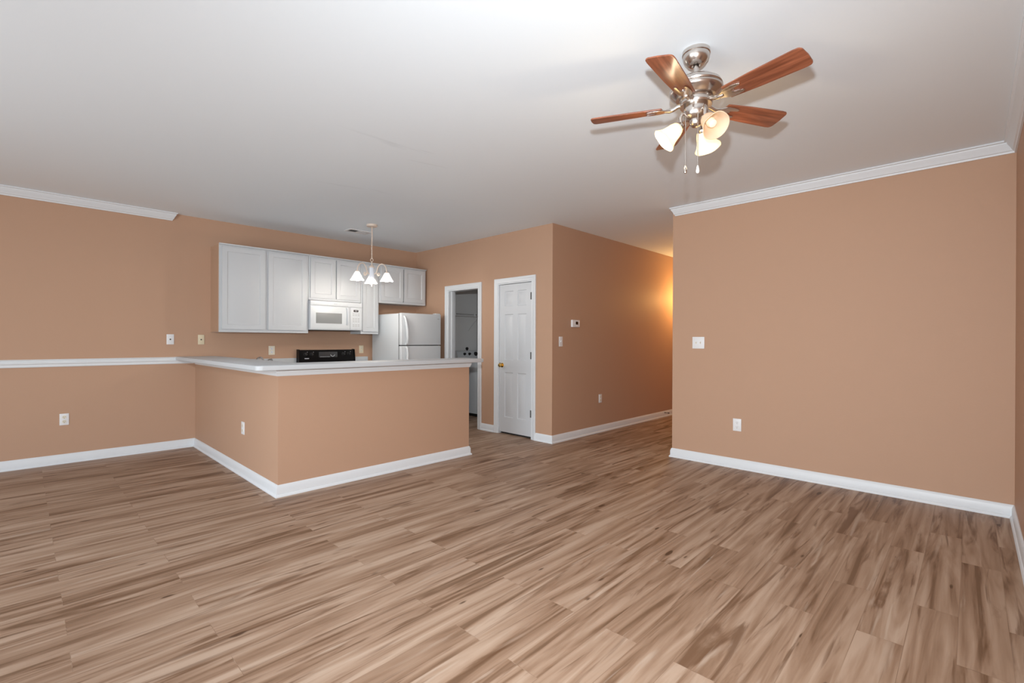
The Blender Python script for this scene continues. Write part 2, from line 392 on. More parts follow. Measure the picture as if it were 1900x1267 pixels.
# ------------------------------------------------------------------ mouldings
BT = 0.097
base_prof = [(0, 0), (0.026, 0), (0.026, 0.008), (0.021, 0.018), (0.015, 0.022), (0.015, 0.070), (0.011, 0.080), (0.008, 0.090), (0.003, BT), (0, BT)]
def baseboard(name, paths, label):
    mb = MB()
    for pth in paths: mb.sweep(base_prof, pth, out_left=False)
    struct(mb, name, WHITE, label, smooth=25)
# 'out' is to the right of travel
baseboard('baseboard_left', [[(XB+0.0, YL), (XN, YL), (XN, YN), (XN2, YN), (XN2, YN+T)]], 'white baseboard along the left wall and around the half wall')
baseboard('baseboard_hall', [[(XP, PY0-0.062), (XP, YH), (XE, YH)]], 'white baseboard along the hall wall')
baseboard('baseboard_kitchen', [[(XP, LY0-0.062), (XP, PY1+0.062)]], 'short white baseboard between the two doorways')
baseboard('baseboard_right', [[(XE, YR), (XR, YR), (XR, YS), (XB, YS)]], 'white baseboard along the right wall')
# crown moulding
CDROP, CPROJ = 0.086, 0.066
cz = H - 0.0005
crown = [(0, cz-CDROP), (0.010, cz-CDROP), (0.014, cz-CDROP+0.012), (0.022, cz-CDROP+0.017), (0.034, cz-0.046), (0.050, cz-0.026), (0.053, cz-0.015), (CPROJ, cz-0.011), (CPROJ, cz), (0, cz)]
mb = MB(); mb.sweep(crown, [(XR, YR-0.035), (XR, YS), (XB, YS)], out_left=False, ends=(0.75, 0))
struct(mb, 'trim_1', WHITE, 'white crown moulding along the right wall', smooth=25)
mb = MB(); mb.sweep(crown, [(XB, YL), (1.21, YL)], out_left=False, ends=(0, 0.75))
struct(mb, 'trim_2', WHITE, 'white crown moulding ending part way along the left wall', smooth=25)
rail = [(0, 0.992), (0.010, 0.992), (0.014, 1.000), (0.014, 1.018), (0.022, 1.030), (0.022, 1.040), (0.014, 1.048), (0.014, 1.058), (0.024, 1.064), (0.024, 1.070), (0, 1.070)]
mb = MB(); mb.sweep(rail, [(XB, YL), (XN, YL)], out_left=False)
struct(mb, 'trim_3', WHITE, 'white chair rail on the left wall', smooth=25)
# apron moulding under the bar top
apron = [(0, 0.980), (0.006, 0.980), (0.012, 0.990), (0.014, 1.002), (0.020, 1.012), (0.020, 1.034), (0, 1.034)]
mb = MB(); mb.sweep(apron, [(XN, YL-0.026), (XN, YN), (XN2, YN), (XN2, YN+T)], out_left=False)
struct(mb, 'trim_4', WHITE, 'white apron moulding under the bar top', smooth=25)

cas_prof = [(0, 0.0003), (0, 0.010), (0.004, 0.013), (0.036, 0.015), (0.044, 0.020), (0.060, 0.022), (0.065, 0.018), (0.065, 0.0003)]
def casing(mb, y0, y1, z1):
    m2 = MB().sweep(cas_prof, [(y0, 0.0), (y0, z1), (y1, z1), (y1, 0.0)], out_left=True)
    for v in m2.bm.verts: v.co = Vector((XP - v.co.z, v.co.x, v.co.y))
    me = bpy.data.meshes.new('tmp'); m2.bm.to_mesh(me); m2.bm.free(); mb.bm.from_mesh(me); bpy.data.meshes.remove(me)
# laundry cased opening
mb = MB(); casing(mb, LY0, LY1, LZ)
mb.box(XP-0.005, XP+T+0.005, LY1-0.018, LY1-0.0005, 0, LZ); mb.box(XP-0.005, XP+T+0.005, LY0+0.0005, LY0+0.018, 0, LZ); mb.box(XP-0.005, XP+T+0.005, LY0+0.018, LY1-0.018, LZ-0.018, LZ-0.0005)
mb.box(XP+0.05, XP+0.085, LY1-0.030, LY1-0.018, 0, LZ-0.018); mb.box(XP+0.05, XP+0.085, LY0+0.018, LY0+0.030, 0, LZ-0.018)
struct(mb, 'trim_5', WHITE, 'white casing around the laundry opening')

# pantry door (six panels)
mb = MB(); casing(mb, PY0, PY1, PZ)
mb.box(XP-0.003, XP+T, PY1-0.014, PY1-0.0005, 0, PZ); mb.box(XP-0.003, XP+T, PY0+0.0005, PY0+0.014, 0, PZ); mb.box(XP-0.003, XP+T, PY0+0.014, PY1-0.014, PZ-0.014, PZ-0.0005)
struct(mb, 'trim_6', WHITE, 'white casing around the narrow pantry door')
def panel_slab(mb, w_, h_, th, panels, recess=0.008, mould=0.022):
    """door leaf in local x (0..w) z (0..h), front face at y=0 facing -y; panels = (x0,x1,z0,z1) with sunk moulding and raised field"""
    xs = sorted({0, w_} | {p[0] for p in panels} | {p[1] for p in panels}); zs = sorted({0, h_} | {p[2] for p in panels} | {p[3] for p in panels})
    bm = mb.bm
    def q(a, b, c, d): bm.faces.new([bm.verts.new(v) for v in (a, b, c, d)])
    inside = lambda x, z: any(p[0] < x < p[1] and p[2] < z < p[3] for p in panels)
    for x0, x1 in zip(xs, xs[1:]):
        for z0, z1 in zip(zs, zs[1:]):
            if not inside((x0+x1)/2, (z0+z1)/2): q((x0, 0, z0), (x1, 0, z0), (x1, 0, z1), (x0, 0, z1))
    for (a, b, c, d) in panels:
        loops = []
        for ins, y in ((0, 0), (mould*0.35, recess), (mould*0.75, recess), (mould*1.9, 0.0015)):
            loops.append([(a+ins, y, c+ins), (b-ins, y, c+ins), (b-ins, y, d-ins), (a+ins, y, d-ins)])
        for L0, L1 in zip(loops, loops[1:]):
            for i in range(4): q(L0[i], L0[(i+1) % 4], L1[(i+1) % 4], L1[i])
        q(*loops[-1])
    q((0, th, 0), (0, th, h_), (w_, th, h_), (w_, th, 0))
    q((0, 0, 0), (0, 0, h_), (0, th, h_), (0, th, 0)); q((w_, 0, 0), (w_, th, 0), (w_, th, h_), (w_, 0, h_))
    q((0, 0, h_), (w_, 0, h_), (w_, th, h_), (0, th, h_)); q((0, 0, 0), (0, th, 0), (w_, th, 0), (w_, 0, 0))
    bmesh.ops.remove_doubles(bm, verts=bm.verts, dist=0.0001)
    return mb
DW, DH = 0.596, 2.012
sl = MB(); px = [(0.098, 0.258), (0.338, 0.498)]
panel_slab(sl, DW, DH, 0.035, [(a, b, c, d) for a, b in px for c, d in ((0.205, 0.815), (0.985, 1.605), (1.715, 1.920))], recess=0.010, mould=0.020)
# local +x runs towards -y of the room (rz = -90 deg), front faces -x
RZX = R(-90)
door = sl.obj('door_1', DOORW, smooth=25); door.location = (XP+0.012, PY1-0.017, 0.028); door.rotation_euler = (0, 0, RZX)
door['kind'] = 'structure'; door['label'] = 'narrow white six-panel pantry door with brass knob'
kb = MB(); kb.lathe([(0.0, -0.066), (0.016, -0.065), (0.026, -0.055), (0.028, -0.045), (0.023, -0.032), (0.012, -0.026), (0.011, -0.008), (0.030, -0.006), (0.032, 0.0)], loc=(0.052, 0, 0.912), axis=(0, 1, 0), seg=24)
kb.obj('door_knob', BRASS, door, label='polished brass door knob')
MB().box(0.001, 0.020, -0.0035, 0.001, 0.885, 0.945, bev=0.001).obj('latch_plate', STEEL, door)
for z in (0.30, 1.055, 1.83):
    h = MB(); h.tube([(DW-0.002, -0.012, z-0.046), (DW-0.002, -0.012, z+0.046)], 0.0105, 12); h.box(DW-0.016, DW+0.001, -0.006, 0.0005, z-0.046, z+0.046)
    h.obj('hinge', STEEL, door)
struct(box(XP+0.05, XP+0.06, PY0+0.015, PY1-0.015, 0, 0.03), 'trim_7', DARK, 'dark strip painted as shade in the gap under the pantry door')  # strip painted dark for the shade below the door leaf

# ------------------------------------------------------------------ bar top
s_l, s_f = 0.20, 0.12
x0, y0 = XN - s_l, YN - s_f
out = [(x0, YL-0.001)] + arc(x0+0.05, y0+0.05, 0.05, 180, 270, 6) + arc(3.60-0.02, y0+0.02, 0.02, 270, 360, 4) + arc(3.60-0.02, 4.27-0.02, 0.02, 0, 90, 4) + [(1.66, 4.27), (1.66, YL-0.001)]
bar = thing('bar_top', 'long white laminate bar top capping the tan half wall', 'countertop', (XN, YN, 1.0345))
mb = MB(); mb.prism([(x-XN, y-YN) for x, y in out], 0, 0.040, bev=0.010)
mb.obj('top_slab', LAM, bar, smooth=35)

# ------------------------------------------------------------------ upper cabinets (front faces at YF, facing -y)
YF = YL - 0.315
def cab_door(parent, xa, xb, za, zb, fr=0.055):
    """door leaf in the cabinet's local frame, front at y=-0.02"""
    mb = MB(); panel_slab(mb, xb-xa, zb-za, 0.019, [(fr, xb-xa-fr, fr, zb-za-fr)], recess=0.007, mould=0.018)
    return mb.obj('door', CABW, parent, loc=(xa, -0.0195, za), smooth=25)
def upper(name, label, xa, xb, za, zb, doors, tan_side=False, grp='white wall cabinets above the range'):
    t = thing(name, label, 'cabinet', (xa, YF, za), 0, grp)
    w_, h_ = xb-xa, zb-za; d = YL-YF-0.001
    mb = MB().box(0.001, w_-0.001, 0.0, d, 0, h_); mb.obj('carcass', CABW, t, smooth=0)
    for dd in doors: cab_door(t, *dd)
    MB().box(0, w_, -0.028, 0.004, h_-0.006, h_+0.010, bev=0.003).obj('top_edge', CABW, t)
    if tan_side: MB().box(-0.006, 0.0005, 0.001, d, 0.001, h_-0.001).obj('side_panel', TANP, t, label='tan side panel')
    return t
ZT = 2.405
zb = 1.366
upper('wall_cabinet', 'widest white wall cabinet, two tall doors, left of the microwave', 1.612, 2.662, zb, ZT,
      [(0.030, 0.505, 0.035, ZT-zb-0.025), (0.545, 1.020, 0.035, ZT-zb-0.025)], tan_side=True)
upper('wall_cabinet', 'short two-door white wall cabinet directly above the microwave', 2.664, 3.418, 1.815, ZT,
      [(0.022, 0.366, 0.028, ZT-1.815-0.025), (0.384, 0.735, 0.028, ZT-1.815-0.025)])
upper('wall_cabinet', 'narrow one-door white wall cabinet right of the microwave', 3.420, 3.708, zb, ZT,
      [(0.022, 0.266, 0.035, ZT-zb-0.025)])
fcab = upper('wall_cabinet', 'two-door white wall cabinet above the refrigerator', 3.710, XP-0.035, 1.835, ZT,
      [(0.030, 0.415, 0.035, ZT-1.835-0.025), (0.432, 0.815, 0.035, ZT-1.835-0.025)])

MB().box(0.4165, 0.4305, -0.0035, 0.002, 0.03, ZT-1.835-0.03).obj('door_gap_shade', DARK, fcab, label='dark strip painted as the shade between the doors')  # solid strip coloured dark for the shade inside the gap

# ------------------------------------------------------------------ microwave
mw = thing('microwave', 'white over-the-range microwave hung under the wall cabinets', 'microwave', (2.668, YF-0.055, 1.412))
MB().box(0, 0.742, 0.012, 0.36, 0, 0.395, bev=0.004).obj('body', APPL, mw)
MB().box(0.002, 0.560, 0.0, 0.014, 0.012, 0.322, bev=0.005).obj('door', APPL, mw)
dm = [o for o in mw.children if o.name.startswith('door')][0]
MB().box(0.075, 0.440, -0.0025, 0.003, 0.090, 0.232, bev=0.004).obj('door_window', GREYW, dm, label='grey screened window')
tb = [(0.515, -0.004, 0.075), (0.517, -0.022, 0.10), (0.517, -0.032, 0.17), (0.517, -0.032, 0.22), (0.517, -0.022, 0.285), (0.515, -0.004, 0.308)]
MB().tube(tb, [0.012, 0.013, 0.014, 0.014, 0.013, 0.012], 12).obj('handle', APPL, dm)
MB().box(0.002, 0.740, 0.0, 0.014, 0.328, 0.392, bev=0.004).obj('vent_grille', APPL, mw)
vg = [o for o in mw.children if o.name.startswith('vent_grille')][0]
mb = MB()
for k in range(3): mb.box(0.03, 0.53, -0.0008, 0.002, 0.333+0.004*k, 0.3345+0.004*k)
mb.obj('slot', GREYP, vg)
mb = MB()
for k, wd in enumerate((0.012, 0.009, 0.011)): mb.box(0.325+0.016*k, 0.325+0.016*k+wd, -0.0012, 0.001, 0.357, 0.364)
mb.obj('badge', GREYP, vg)
cp = MB().box(0.564, 0.740, 0.0, 0.014, 0.012, 0.322, bev=0.004).obj('control_panel', APPL, mw)
MB().box(0.615, 0.685, -0.0015, 0.002, 0.262, 0.292).obj('display', SCREEN, cp)
mb = MB(); mb.box(0.632, 0.640, -0.002, 0, 0.270, 0.284).box(0.646, 0.654, -0.002, 0, 0.270, 0.284).box(0.660, 0.668, -0.002, 0, 0.270, 0.284)
mb.obj('digits', GREYP, cp)
key0 = None
for r_ in range(9):
    if r_ in (2, 6): continue
    for c_ in range(3):
        if key0 is None: k_ = key0 = MB().box(0, 0.026, -0.0012, 0.001, 0, 0.008).obj('key', GREYP, cp)
        else: k_ = key0.copy(); COL.objects.link(k_); k_.parent = cp
        k_.location = (0.600+0.038*c_, 0, 0.232-0.022*r_)
MB().box(0.02, 0.72, 0.03, 0.34, -0.006, 0.0).obj('bottom_filter', BLACKM, mw)

# ------------------------------------------------------------------ kitchen worktop, base cabinets, range, fridge
KT = 0.914
def worktop(label, slabel, xa, xb, xs):
    ct = thing('kitchen_worktop', label, 'countertop', (xa, YL-0.635, KT-0.038), 0, 'white worktops along the kitchen wall')
    MB().box(0, xb-xa, 0, 0.634, 0, 0.038, bev=0.004).obj('slab', LAM, ct)
    bs = MB().box(0, xs-xa, 0, 0.022, 0, 0.112, bev=0.004).obj('backsplash', LAM, loc=(xa, YL-0.023, KT+0.0005))
    tag(bs, slabel, 'backsplash', 'white upstands along the kitchen wall')
worktop('white laminate worktop left of the range, behind the bar', 'low white upstand against the wall left of the range', XN+T+0.001, 2.626, 2.626)
worktop('short white worktop between range and refrigerator', 'short white upstand against the wall between range and refrigerator', 3.456, 3.735, 3.700)
def base_cab(label, xa, xb, doors):
    t = thing('base_cabinet', label, 'cabinet', (xa, YL-0.60, 0), 0, 'white base cabinets under the worktop')
    MB().box(0.0, xb-xa, 0.0, 0.595, 0.10, KT-0.039).box(0.0, xb-xa, 0.07, 0.595, 0, 0.10).obj('carcass', CABW, t, smooth=0)
    for a, b in doors:
        cab_door(t, a, b, 0.13, 0.68); MB().box(a, b, -0.019, -0.0005, 0.71, 0.85, bev=0.003).obj('drawer', CABW, t)
base_cab('white base cabinet left of the range, beneath the worktop', XN+T+0.003, 2.630, [(0.03, 0.52), (0.54, 1.03)])
base_cab('slim white base cabinet between range and refrigerator', 3.455, 3.735, [(0.02, 0.26)])

rg = thing('range', 'black electric range with tall control backguard below the microwave', 'range', (2.640, YL-0.67, 0))
RW = 0.806
MB().box(0, RW, 0.03, 0.66, 0.02, 0.905, bev=0.004).obj('body', BLACK, rg)
od = MB().box(0.01, RW-0.01, 0.0, 0.028, 0.24, 0.80, bev=0.006).obj('oven_door', BLACK, rg)
MB().tube([(0.06, -0.002, 0.74), (0.06, -0.04, 0.74), (RW-0.06, -0.04, 0.74), (RW-0.06, -0.002, 0.74)], 0.011, 10).obj('handle', BLACKM, od)
MB().box(0.01, RW-0.01, 0.0, 0.028, 0.03, 0.225, bev=0.006).obj('drawer', BLACK, rg)
MB().box(-0.002, RW+0.002, 0.005, 0.60, 0.906, 0.920, bev=0.004).obj('cooktop', BLACK, rg)
ctp = [o for o in rg.children if o.name.startswith('cooktop')][0]
for bx, by, br_ in ((0.21, 0.17, 0.10), (0.60, 0.17, 0.08), (0.21, 0.44, 0.08), (0.60, 0.44, 0.10)):
    mb = MB()
    for q in range(3): 
        rr = br_*(1-0.28*q); mb.tube([(bx+rr*math.cos(2*math.pi*i/24), by+rr*math.sin(2*math.pi*i/24), 0.926) for i in range(25)], 0.006, 6)
    mb.obj('burner', BLACKM, ctp)
# sloped backguard
bg = MB(); sec = [(0.575, 0.921), (0.578, 0.985), (0.600, 1.128), (0.612, 1.136), (0.658, 1.136), (0.658, 0.921)]
va = [bg.bm.verts.new((0.008, y, z)) for y, z in sec]; vb = [bg.bm.verts.new((RW-0.008, y, z)) for y, z in sec]
bg.bm.faces.new(va); bg.bm.faces.new(vb[::-1])
for i in range(6): bg.bm.faces.new((va[i], va[(i+1) % 6], vb[(i+1) % 6], vb[i]))
bgo = bg.obj('backguard', BLACK, rg, smooth=20)
for xa, xb in ((-0.010, 0.008), (RW-0.008, RW+0.006)):
    e_ = MB(); sec2 = [(y-0.010 if y < 0.62 else y, z) for y, z in sec]; sec2[2] = (0.588, 1.136); sec2[3] = (0.606, 1.144); sec2[4] = (0.658, 1.144)
    va = [e_.bm.verts.new((xa, y, z)) for y, z in sec2]; vb = [e_.bm.verts.new((xb, y, z)) for y, z in sec2]
    e_.bm.faces.new(va); e_.bm.faces.new(vb[::-1])
    for i in range(6): e_.bm.faces.new((va[i], va[(i+1) % 6], vb[(i+1) % 6], vb[i]))
    e_.obj('end_cap', BLACK, bgo, smooth=20)
face = lambda z, pr_=0.0: 0.578 + (z-0.985)*(0.022/0.143) - pr_
for kx, kz in ((0.085, 1.075), (0.170, 1.075), (0.635, 1.075), (0.720, 1.075)):
    kn_ = MB(); kn_.lathe([(0, 0.026), (0.016, 0.025), (0.020, 0.018), (0.022, 0.002), (0.026, 0.0)], loc=(kx, face(kz), kz), axis=(0, -1, 0.15), seg=20)
    kn_.box(kx-0.003, kx+0.003, face(kz, 0.030), face(kz, 0.008), kz-0.018, kz+0.018, bev=0.001)
    kn_.obj('knob', BLACKM, bgo)
    MB().box(kx+0.024, kx+0.030, face(kz+0.03, 0.0012), face(kz+0.03, -0.003), kz+0.026, kz+0.034).obj('mark', SILV, bgo)
MB().box(0.070, 0.130, face(1.015, 0.0014), face(1.03, -0.003), 1.012, 1.024).obj('badge', SILV, bgo)
cl = MB().box(0.270, 0.540, face(1.03, 0.0015), face(1.07, -0.004), 1.030, 1.108, bev=0.002).obj('clock_panel', mat('clock_panel_grey', (0.05, 0.052, 0.055, 1), 0.2), bgo)
MB().box(0.320, 0.395, face(1.06, 0.0045), face(1.06, -0.003), 1.056, 1.086).obj('clock_display', SCREEN, bgo)
mb = MB()
for k in range(3): mb.box(0.330+0.020*k, 0.342+0.020*k, face(1.066, 0.006), face(1.066, -0.002), 1.062, 1.080)
mb.obj('digits', SILV, bgo)
mb = MB(); mb.tube([(0.470+0.030*math.cos(2*math.pi*i/24), face(1.072+0.030*math.sin(2*math.pi*i/24), 0.004), 1.072+0.030*math.sin(2*math.pi*i/24)) for i in range(25)], 0.004, 6)
mb.box(0.285, 0.43, face(1.04, 0.004), face(1.04, -0.002), 1.036, 1.040); mb.obj('dial_ring', SILV, bgo)

fr = thing('refrigerator', 'white top-freezer refrigerator in the kitchen corner', 'refrigerator', (3.752, 5.832, 0))
FW, FD = 0.706, 0.80
MB().box(0, FW, 0.068, FD, 0.03, 1.662, bev=0.008).obj('body', APPL, fr)
MB().box(0.02, FW-0.02, 0.055, 0.085, 0.02, 0.095).obj('toe_grille', BLACKM, fr)
MB().box(0.004, FW-0.004, 0.058, 0.070, 0.10, 1.655).obj('door_gasket', DARK, fr)
fz = MB().box(0, FW, 0.0, 0.060, 1.205, 1.668, bev=0.014, seg=3).obj('freezer_door', APPL, fr)
fd = MB().box(0, FW, 0.0, 0.060, 0.105, 1.195, bev=0.014, seg=3).obj('fridge_door', APPL, fr)
MB().tube([(0.052, 0.004, 1.622), (0.056, -0.020, 1.60), (0.066, -0.034, 1.53), (0.080, -0.040, 1.42), (0.086, -0.040, 1.30), (0.086, -0.030, 1.235), (0.084, 0.004, 1.215)], [0.013, 0.016, 0.019, 0.020, 0.019, 0.017, 0.013], 14).obj('handle', APPL, fz)
MB().tube([(0.084, 0.004, 1.185), (0.086, -0.030, 1.160), (0.086, -0.040, 1.08), (0.080, -0.040, 0.95), (0.066, -0.034, 0.82), (0.056, -0.020, 0.75), (0.052, 0.004, 0.73)], [0.013, 0.017, 0.019, 0.020, 0.019, 0.016, 0.013], 14).obj('handle', APPL, fd)
mb = MB()
for k, wd in enumerate((0.009, 0.008, 0.010)): mb.box(0.640+0.0125*k, 0.640+0.0125*k+wd, -0.0015, 0.001, 1.592, 1.604)
mb.obj('badge', GREYP, fz)
MB().box(FW-0.09, FW-0.005, 0.01, 0.09, 1.668, 1.684, bev=0.004).obj('hinge_cover', APPL, fr)

# faucet on the worktop
fc = thing('kitchen_faucet', 'low chrome kitchen faucet behind the bar, left of the range', 'faucet', (2.18, YL-0.135, KT+0.0005))
MB().box(-0.115, 0.115, -0.025, 0.025, 0, 0.014, bev=0.006).obj('deck_plate', CHROME, fc)
MB().tube([(-0.01, 0, 0.01), (-0.012, -0.004, 0.09), (-0.035, -0.01, 0.128), (-0.065, -0.02, 0.138), (-0.10, -0.04, 0.122), (-0.115, -0.05, 0.105)], [0.014, 0.012, 0.010, 0.010, 0.010, 0.009], 12).obj('spout', CHROME, fc)
MB().tube([(0.085, 0, 0.010), (0.085, 0, 0.092), (0.070, -0.012, 0.112), (0.020, -0.05, 0.098)], [0.016, 0.014, 0.011, 0.008], 12).obj('lever', CHROME, fc)

# ------------------------------------------------------------------ wall plates (local frame: plate in x-z, facing -y)
def duplex(name, label, loc, rz, pm, sm, grp=None, w_=0.072, h_=0.118):
    t = thing(name, label, 'outlet', loc, rz, grp)
    MB().box(-w_/2, w_/2, -0.006, -0.0004, -h_/2, h_/2, bev=0.003).obj('cover_plate', pm, t)
    for z in (0.0225, -0.0225):
        mb = MB().lathe([(0, 0.0022), (0.0155, 0.0020), (0.0170, 0.0)], loc=(0, -0.006, z), axis=(0, -1, 0), seg=20); s_ = mb.obj('socket', sm, t)
        m2 = MB().box(-0.0075, -0.0050, -0.0088, -0.0070, z-0.002, z+0.008).box(0.0050, 0.0072, -0.0088, -0.0070, z-0.001, z+0.007)
        m2.lathe([(0, 0.001), (0.003, 0.0008), (0.003, 0)], loc=(0, -0.0080, z-0.0085), axis=(0, -1, 0), seg=10); m2.obj('slot', SLOT, s_)
    MB().lathe([(0, 0.0015), (0.003, 0.001), (0.0035, 0)], loc=(0, -0.006, 0), axis=(0, -1, 0), seg=10).obj('screw', pm, t)
    return t
def plate_hole(name, label, loc, rz, pm, w_=0.072, h_=0.118, cat='wall plate'):
    t = thing(name, label, cat, loc, rz)
    MB().box(-w_/2, w_/2, -0.006, -0.0004, -h_/2, h_/2, bev=0.003).obj('cover_plate', pm, t)
    MB().lathe([(0, 0.004), (0.007, 0.004), (0.0085, 0.0)], loc=(0, -0.006, 0), axis=(0, -1, 0), seg=14).obj('jack', SLOT, t)
    for z in (0.042, -0.042): MB().lathe([(0, 0.0015), (0.003, 0.001), (0.0035, 0)], loc=(0, -0.006, z), axis=(0, -1, 0), seg=10).obj('screw', pm, t)
    return t
def switch(name, label, loc, rz, pm, gangs=1, tm=None):
    w_ = 0.072 + 0.046*(gangs-1) + (0.010 if gangs > 1 else 0)
    t = thing(name, label, 'light switch', loc, rz)
    MB().box(-w_/2, w_/2, -0.006, -0.0004, -0.0625, 0.0625, bev=0.003).obj('cover_plate', pm, t)
    for g in range(gangs):
        x = (g-(gangs-1)/2)*0.046
        MB().hull([(x+dx, y, z) for dx in (-0.005, 0.005) for y, z in ((-0.0055, -0.012), (-0.0055, 0.012), (-0.016, 0.010), (-0.0135, 0.002))]).obj('toggle', tm or pm, t)
    return t
duplex('wall_outlet', 'white duplex outlet low on the left wall under the chair rail', (0.305, YL, 0.452), 0, PLATE, ALMOND)
plate_hole('jack_plate', 'white jack plate on the left wall above the chair rail', (1.200, YL, 1.276), 0, PLATE)
plate_hole('jack_plate', 'ivory jack plate beside the tall wall cabinet', (1.507, YL, 1.274), 0, IVORY, w_=0.066, h_=0.116)
duplex('wall_outlet', 'almond duplex outlet above the kitchen faucet', (2.311, YL, 1.135), 0, ALMOND, PLATE, w_=0.078)
duplex('wall_outlet', 'ivory outlet between the range and the refrigerator', (3.598, YL, 1.136), 0, IVORY, ALMOND)
duplex('wall_outlet', 'white outlet on the shaded left face of the half wall', (XN, 4.910, 0.447), RZX, PLATE, ALMOND, w_=0.085)
switch('light_switch', 'white single switch on the hall wall near the corner', (4.756, YH, 1.268), 0, PLATE)
duplex('wall_outlet', 'white outlet low on the hall wall', (5.652, YH, 0.471), 0, PLATE, ALMOND)
switch('light_switch', 'white double switch on the right wall', (XR, 2.095, 1.262), RZX, PLATE, 2, ALMOND)
duplex('wall_outlet', 'white duplex outlet low on the right wall', (XR, 1.698, 0.438), RZX, PLATE, PLATE, w_=0.080, h_=0.124)

th = thing('thermostat', 'white thermostat with a dark display on the hall wall', 'thermostat', (5.048, YH, 1.503))
MB().box(-0.084, 0.084, -0.028, -0.0004, -0.048, 0.048, bev=0.010, seg=3).obj('housing', PLATE, th)
MB().box(-0.010, 0.040, -0.0295, -0.026, -0.012, 0.026).obj('display', SCREEN, th)
ds = thing('door_stop', 'small spring door stop on the hall baseboard', 'door stop', (7.577, YH-0.016, 0.070))
MB().lathe([(0, 0.0), (0.010, 0.0), (0.010, 0.006), (0.006, 0.010)], axis=(0, -1, 0), seg=14).tube([(0.006*math.cos(i*0.8), -0.008-0.0009*i, 0.006*math.sin(i*0.8)) for i in range(60)], 0.0014, 6).obj('spring', STEEL, ds)
MB().lathe([(0, 0.022), (0.008, 0.020), (0.009, 0.0), (0, 0.0)], loc=(0, -0.060, 0), axis=(0, -1, 0), seg=14).obj('tip', BLACKM, ds)

# ------------------------------------------------------------------ laundry room
wm = thing('washing_machine', 'white washing machine with black knobs seen through the laundry opening', 'washing machine', (5.30, 5.86, 0))
MB().box(0, 0.69, 0.0, 0.78, 0.045, 0.915, bev=0.010).obj('body', APPL, wm)
MB().box(0.01, 0.68, 0.01, 0.77, 0.0, 0.045).obj('plinth', BLACKM, wm)
MB().box(0.03, 0.66, 0.05, 0.60, 0.9155, 0.930, bev=0.006).obj('lid', APPL, wm)
cs = MB(); sec = [(0.60, 0.916), (0.645, 1.080), (0.665, 1.094), (0.775, 1.094), (0.775, 0.916)]
va = [cs.bm.verts.new((0.02, y, z)) for y, z in sec]; vb = [cs.bm.verts.new((0.67, y, z)) for y, z in sec]
cs.bm.faces.new(va); cs.bm.faces.new(vb[::-1])
for i in range(5): cs.bm.faces.new((va[i], va[(i+1) % 5], vb[(i+1) % 5], vb[i]))
cso = cs.obj('console', APPL, wm, smooth=20)
for kx, kr in ((0.185, 0.024), (0.300, 0.024), (0.450, 0.036), (0.58, 0.02)):
    kb = MB().lathe([(0, 0.030), (kr*0.75, 0.029), (kr*0.85, 0.020), (kr, 0.004), (kr*1.1, 0)], loc=(kx, 0.633, 1.035), axis=(0, -1, 0.27), seg=20)
    kb.obj('knob', BLACKM, cso)
sh = thing('wire_shelf', 'white wire shelf on the laundry wall above the washer', 'shelf', (XP+T+0.03, YL-0.32, 1.745))
SL = 1.50
mb = MB()
for y, z in ((0.0, 0.0), (0.0, -0.035), (0.15, 0.0), (0.295, 0.0)): mb.tube([(0, y, z), (SL, y, z)], 0.0040, 6)
for i in range(50): mb.tube([(0.015+i*SL/50, 0.0, -0.035), (0.015+i*SL/50, 0.0, 0.003), (0.015+i*SL/50, 0.30, 0.003)], 0.0022, 5)
mb.obj('deck', WIRE, sh)
for x in (0.28, 0.98):
    MB().tube([(x, 0.01, -0.03), (x, 0.302, -0.29)], 0.006, 8).obj('brace', WIRE, sh)
for x in (0.42, 0.86, 1.2):
    MB().box(x, x+0.02, -0.012, 0.004, -0.045, 0.010, bev=0.003).obj('clip', PLATE, sh)
pl = thing('appliance_receptacle', 'black plug receptacle on the wall above the washer', 'outlet', (5.69, YL-0.012, 1.128))
MB().lathe([(0, 0.030), (0.020, 0.029), (0.026, 0.022), (0.027, 0.0004), (0, 0.0004)], axis=(0, -1, 0), seg=20).obj('socket', BLACKM, pl)
MB().hull([(x, y, z) for x, z in ((-0.012, -0.015), (0.012, -0.015), (-0.004, -0.055), (0.004, -0.055)) for y in (-0.022, -0.004)]).obj('plug_tail', BLACKM, pl)

# ------------------------------------------------------------------ ceiling register
vt = thing('air_register', 'white ceiling air register beside the kitchen chandelier', 'air vent', (3.145, 5.945, H))
mb = MB().box(-0.155, 0.155, -0.085, -0.060, -0.008, -0.0003).box(-0.155, 0.155, 0.060, 0.085, -0.008, -0.0003).box(-0.155, -0.125, -0.06, 0.06, -0.008, -0.0003).box(0.125, 0.155, -0.06, 0.06, -0.008, -0.0003)
mb.obj('frame', MIDWHITE, vt)
MB().box(-0.125, 0.125, -0.06, 0.06, -0.0015, -0.0004).obj('duct_shade', DARK, vt)  # dark sheet behind the louvers stands in for shade in the duct
for k in range(11):
    x = -0.112 + k*0.0224; tilt = 0.010 if k > 4 else -0.010
    MB().hull([(x+dx+s*tilt*0.5, y, z) for dx in (-0.0008, 0.0008) for y in (-0.06, 0.06) for s, z in ((1, -0.009), (-1, -0.0012))]).obj('louver', MIDWHITE, vt)

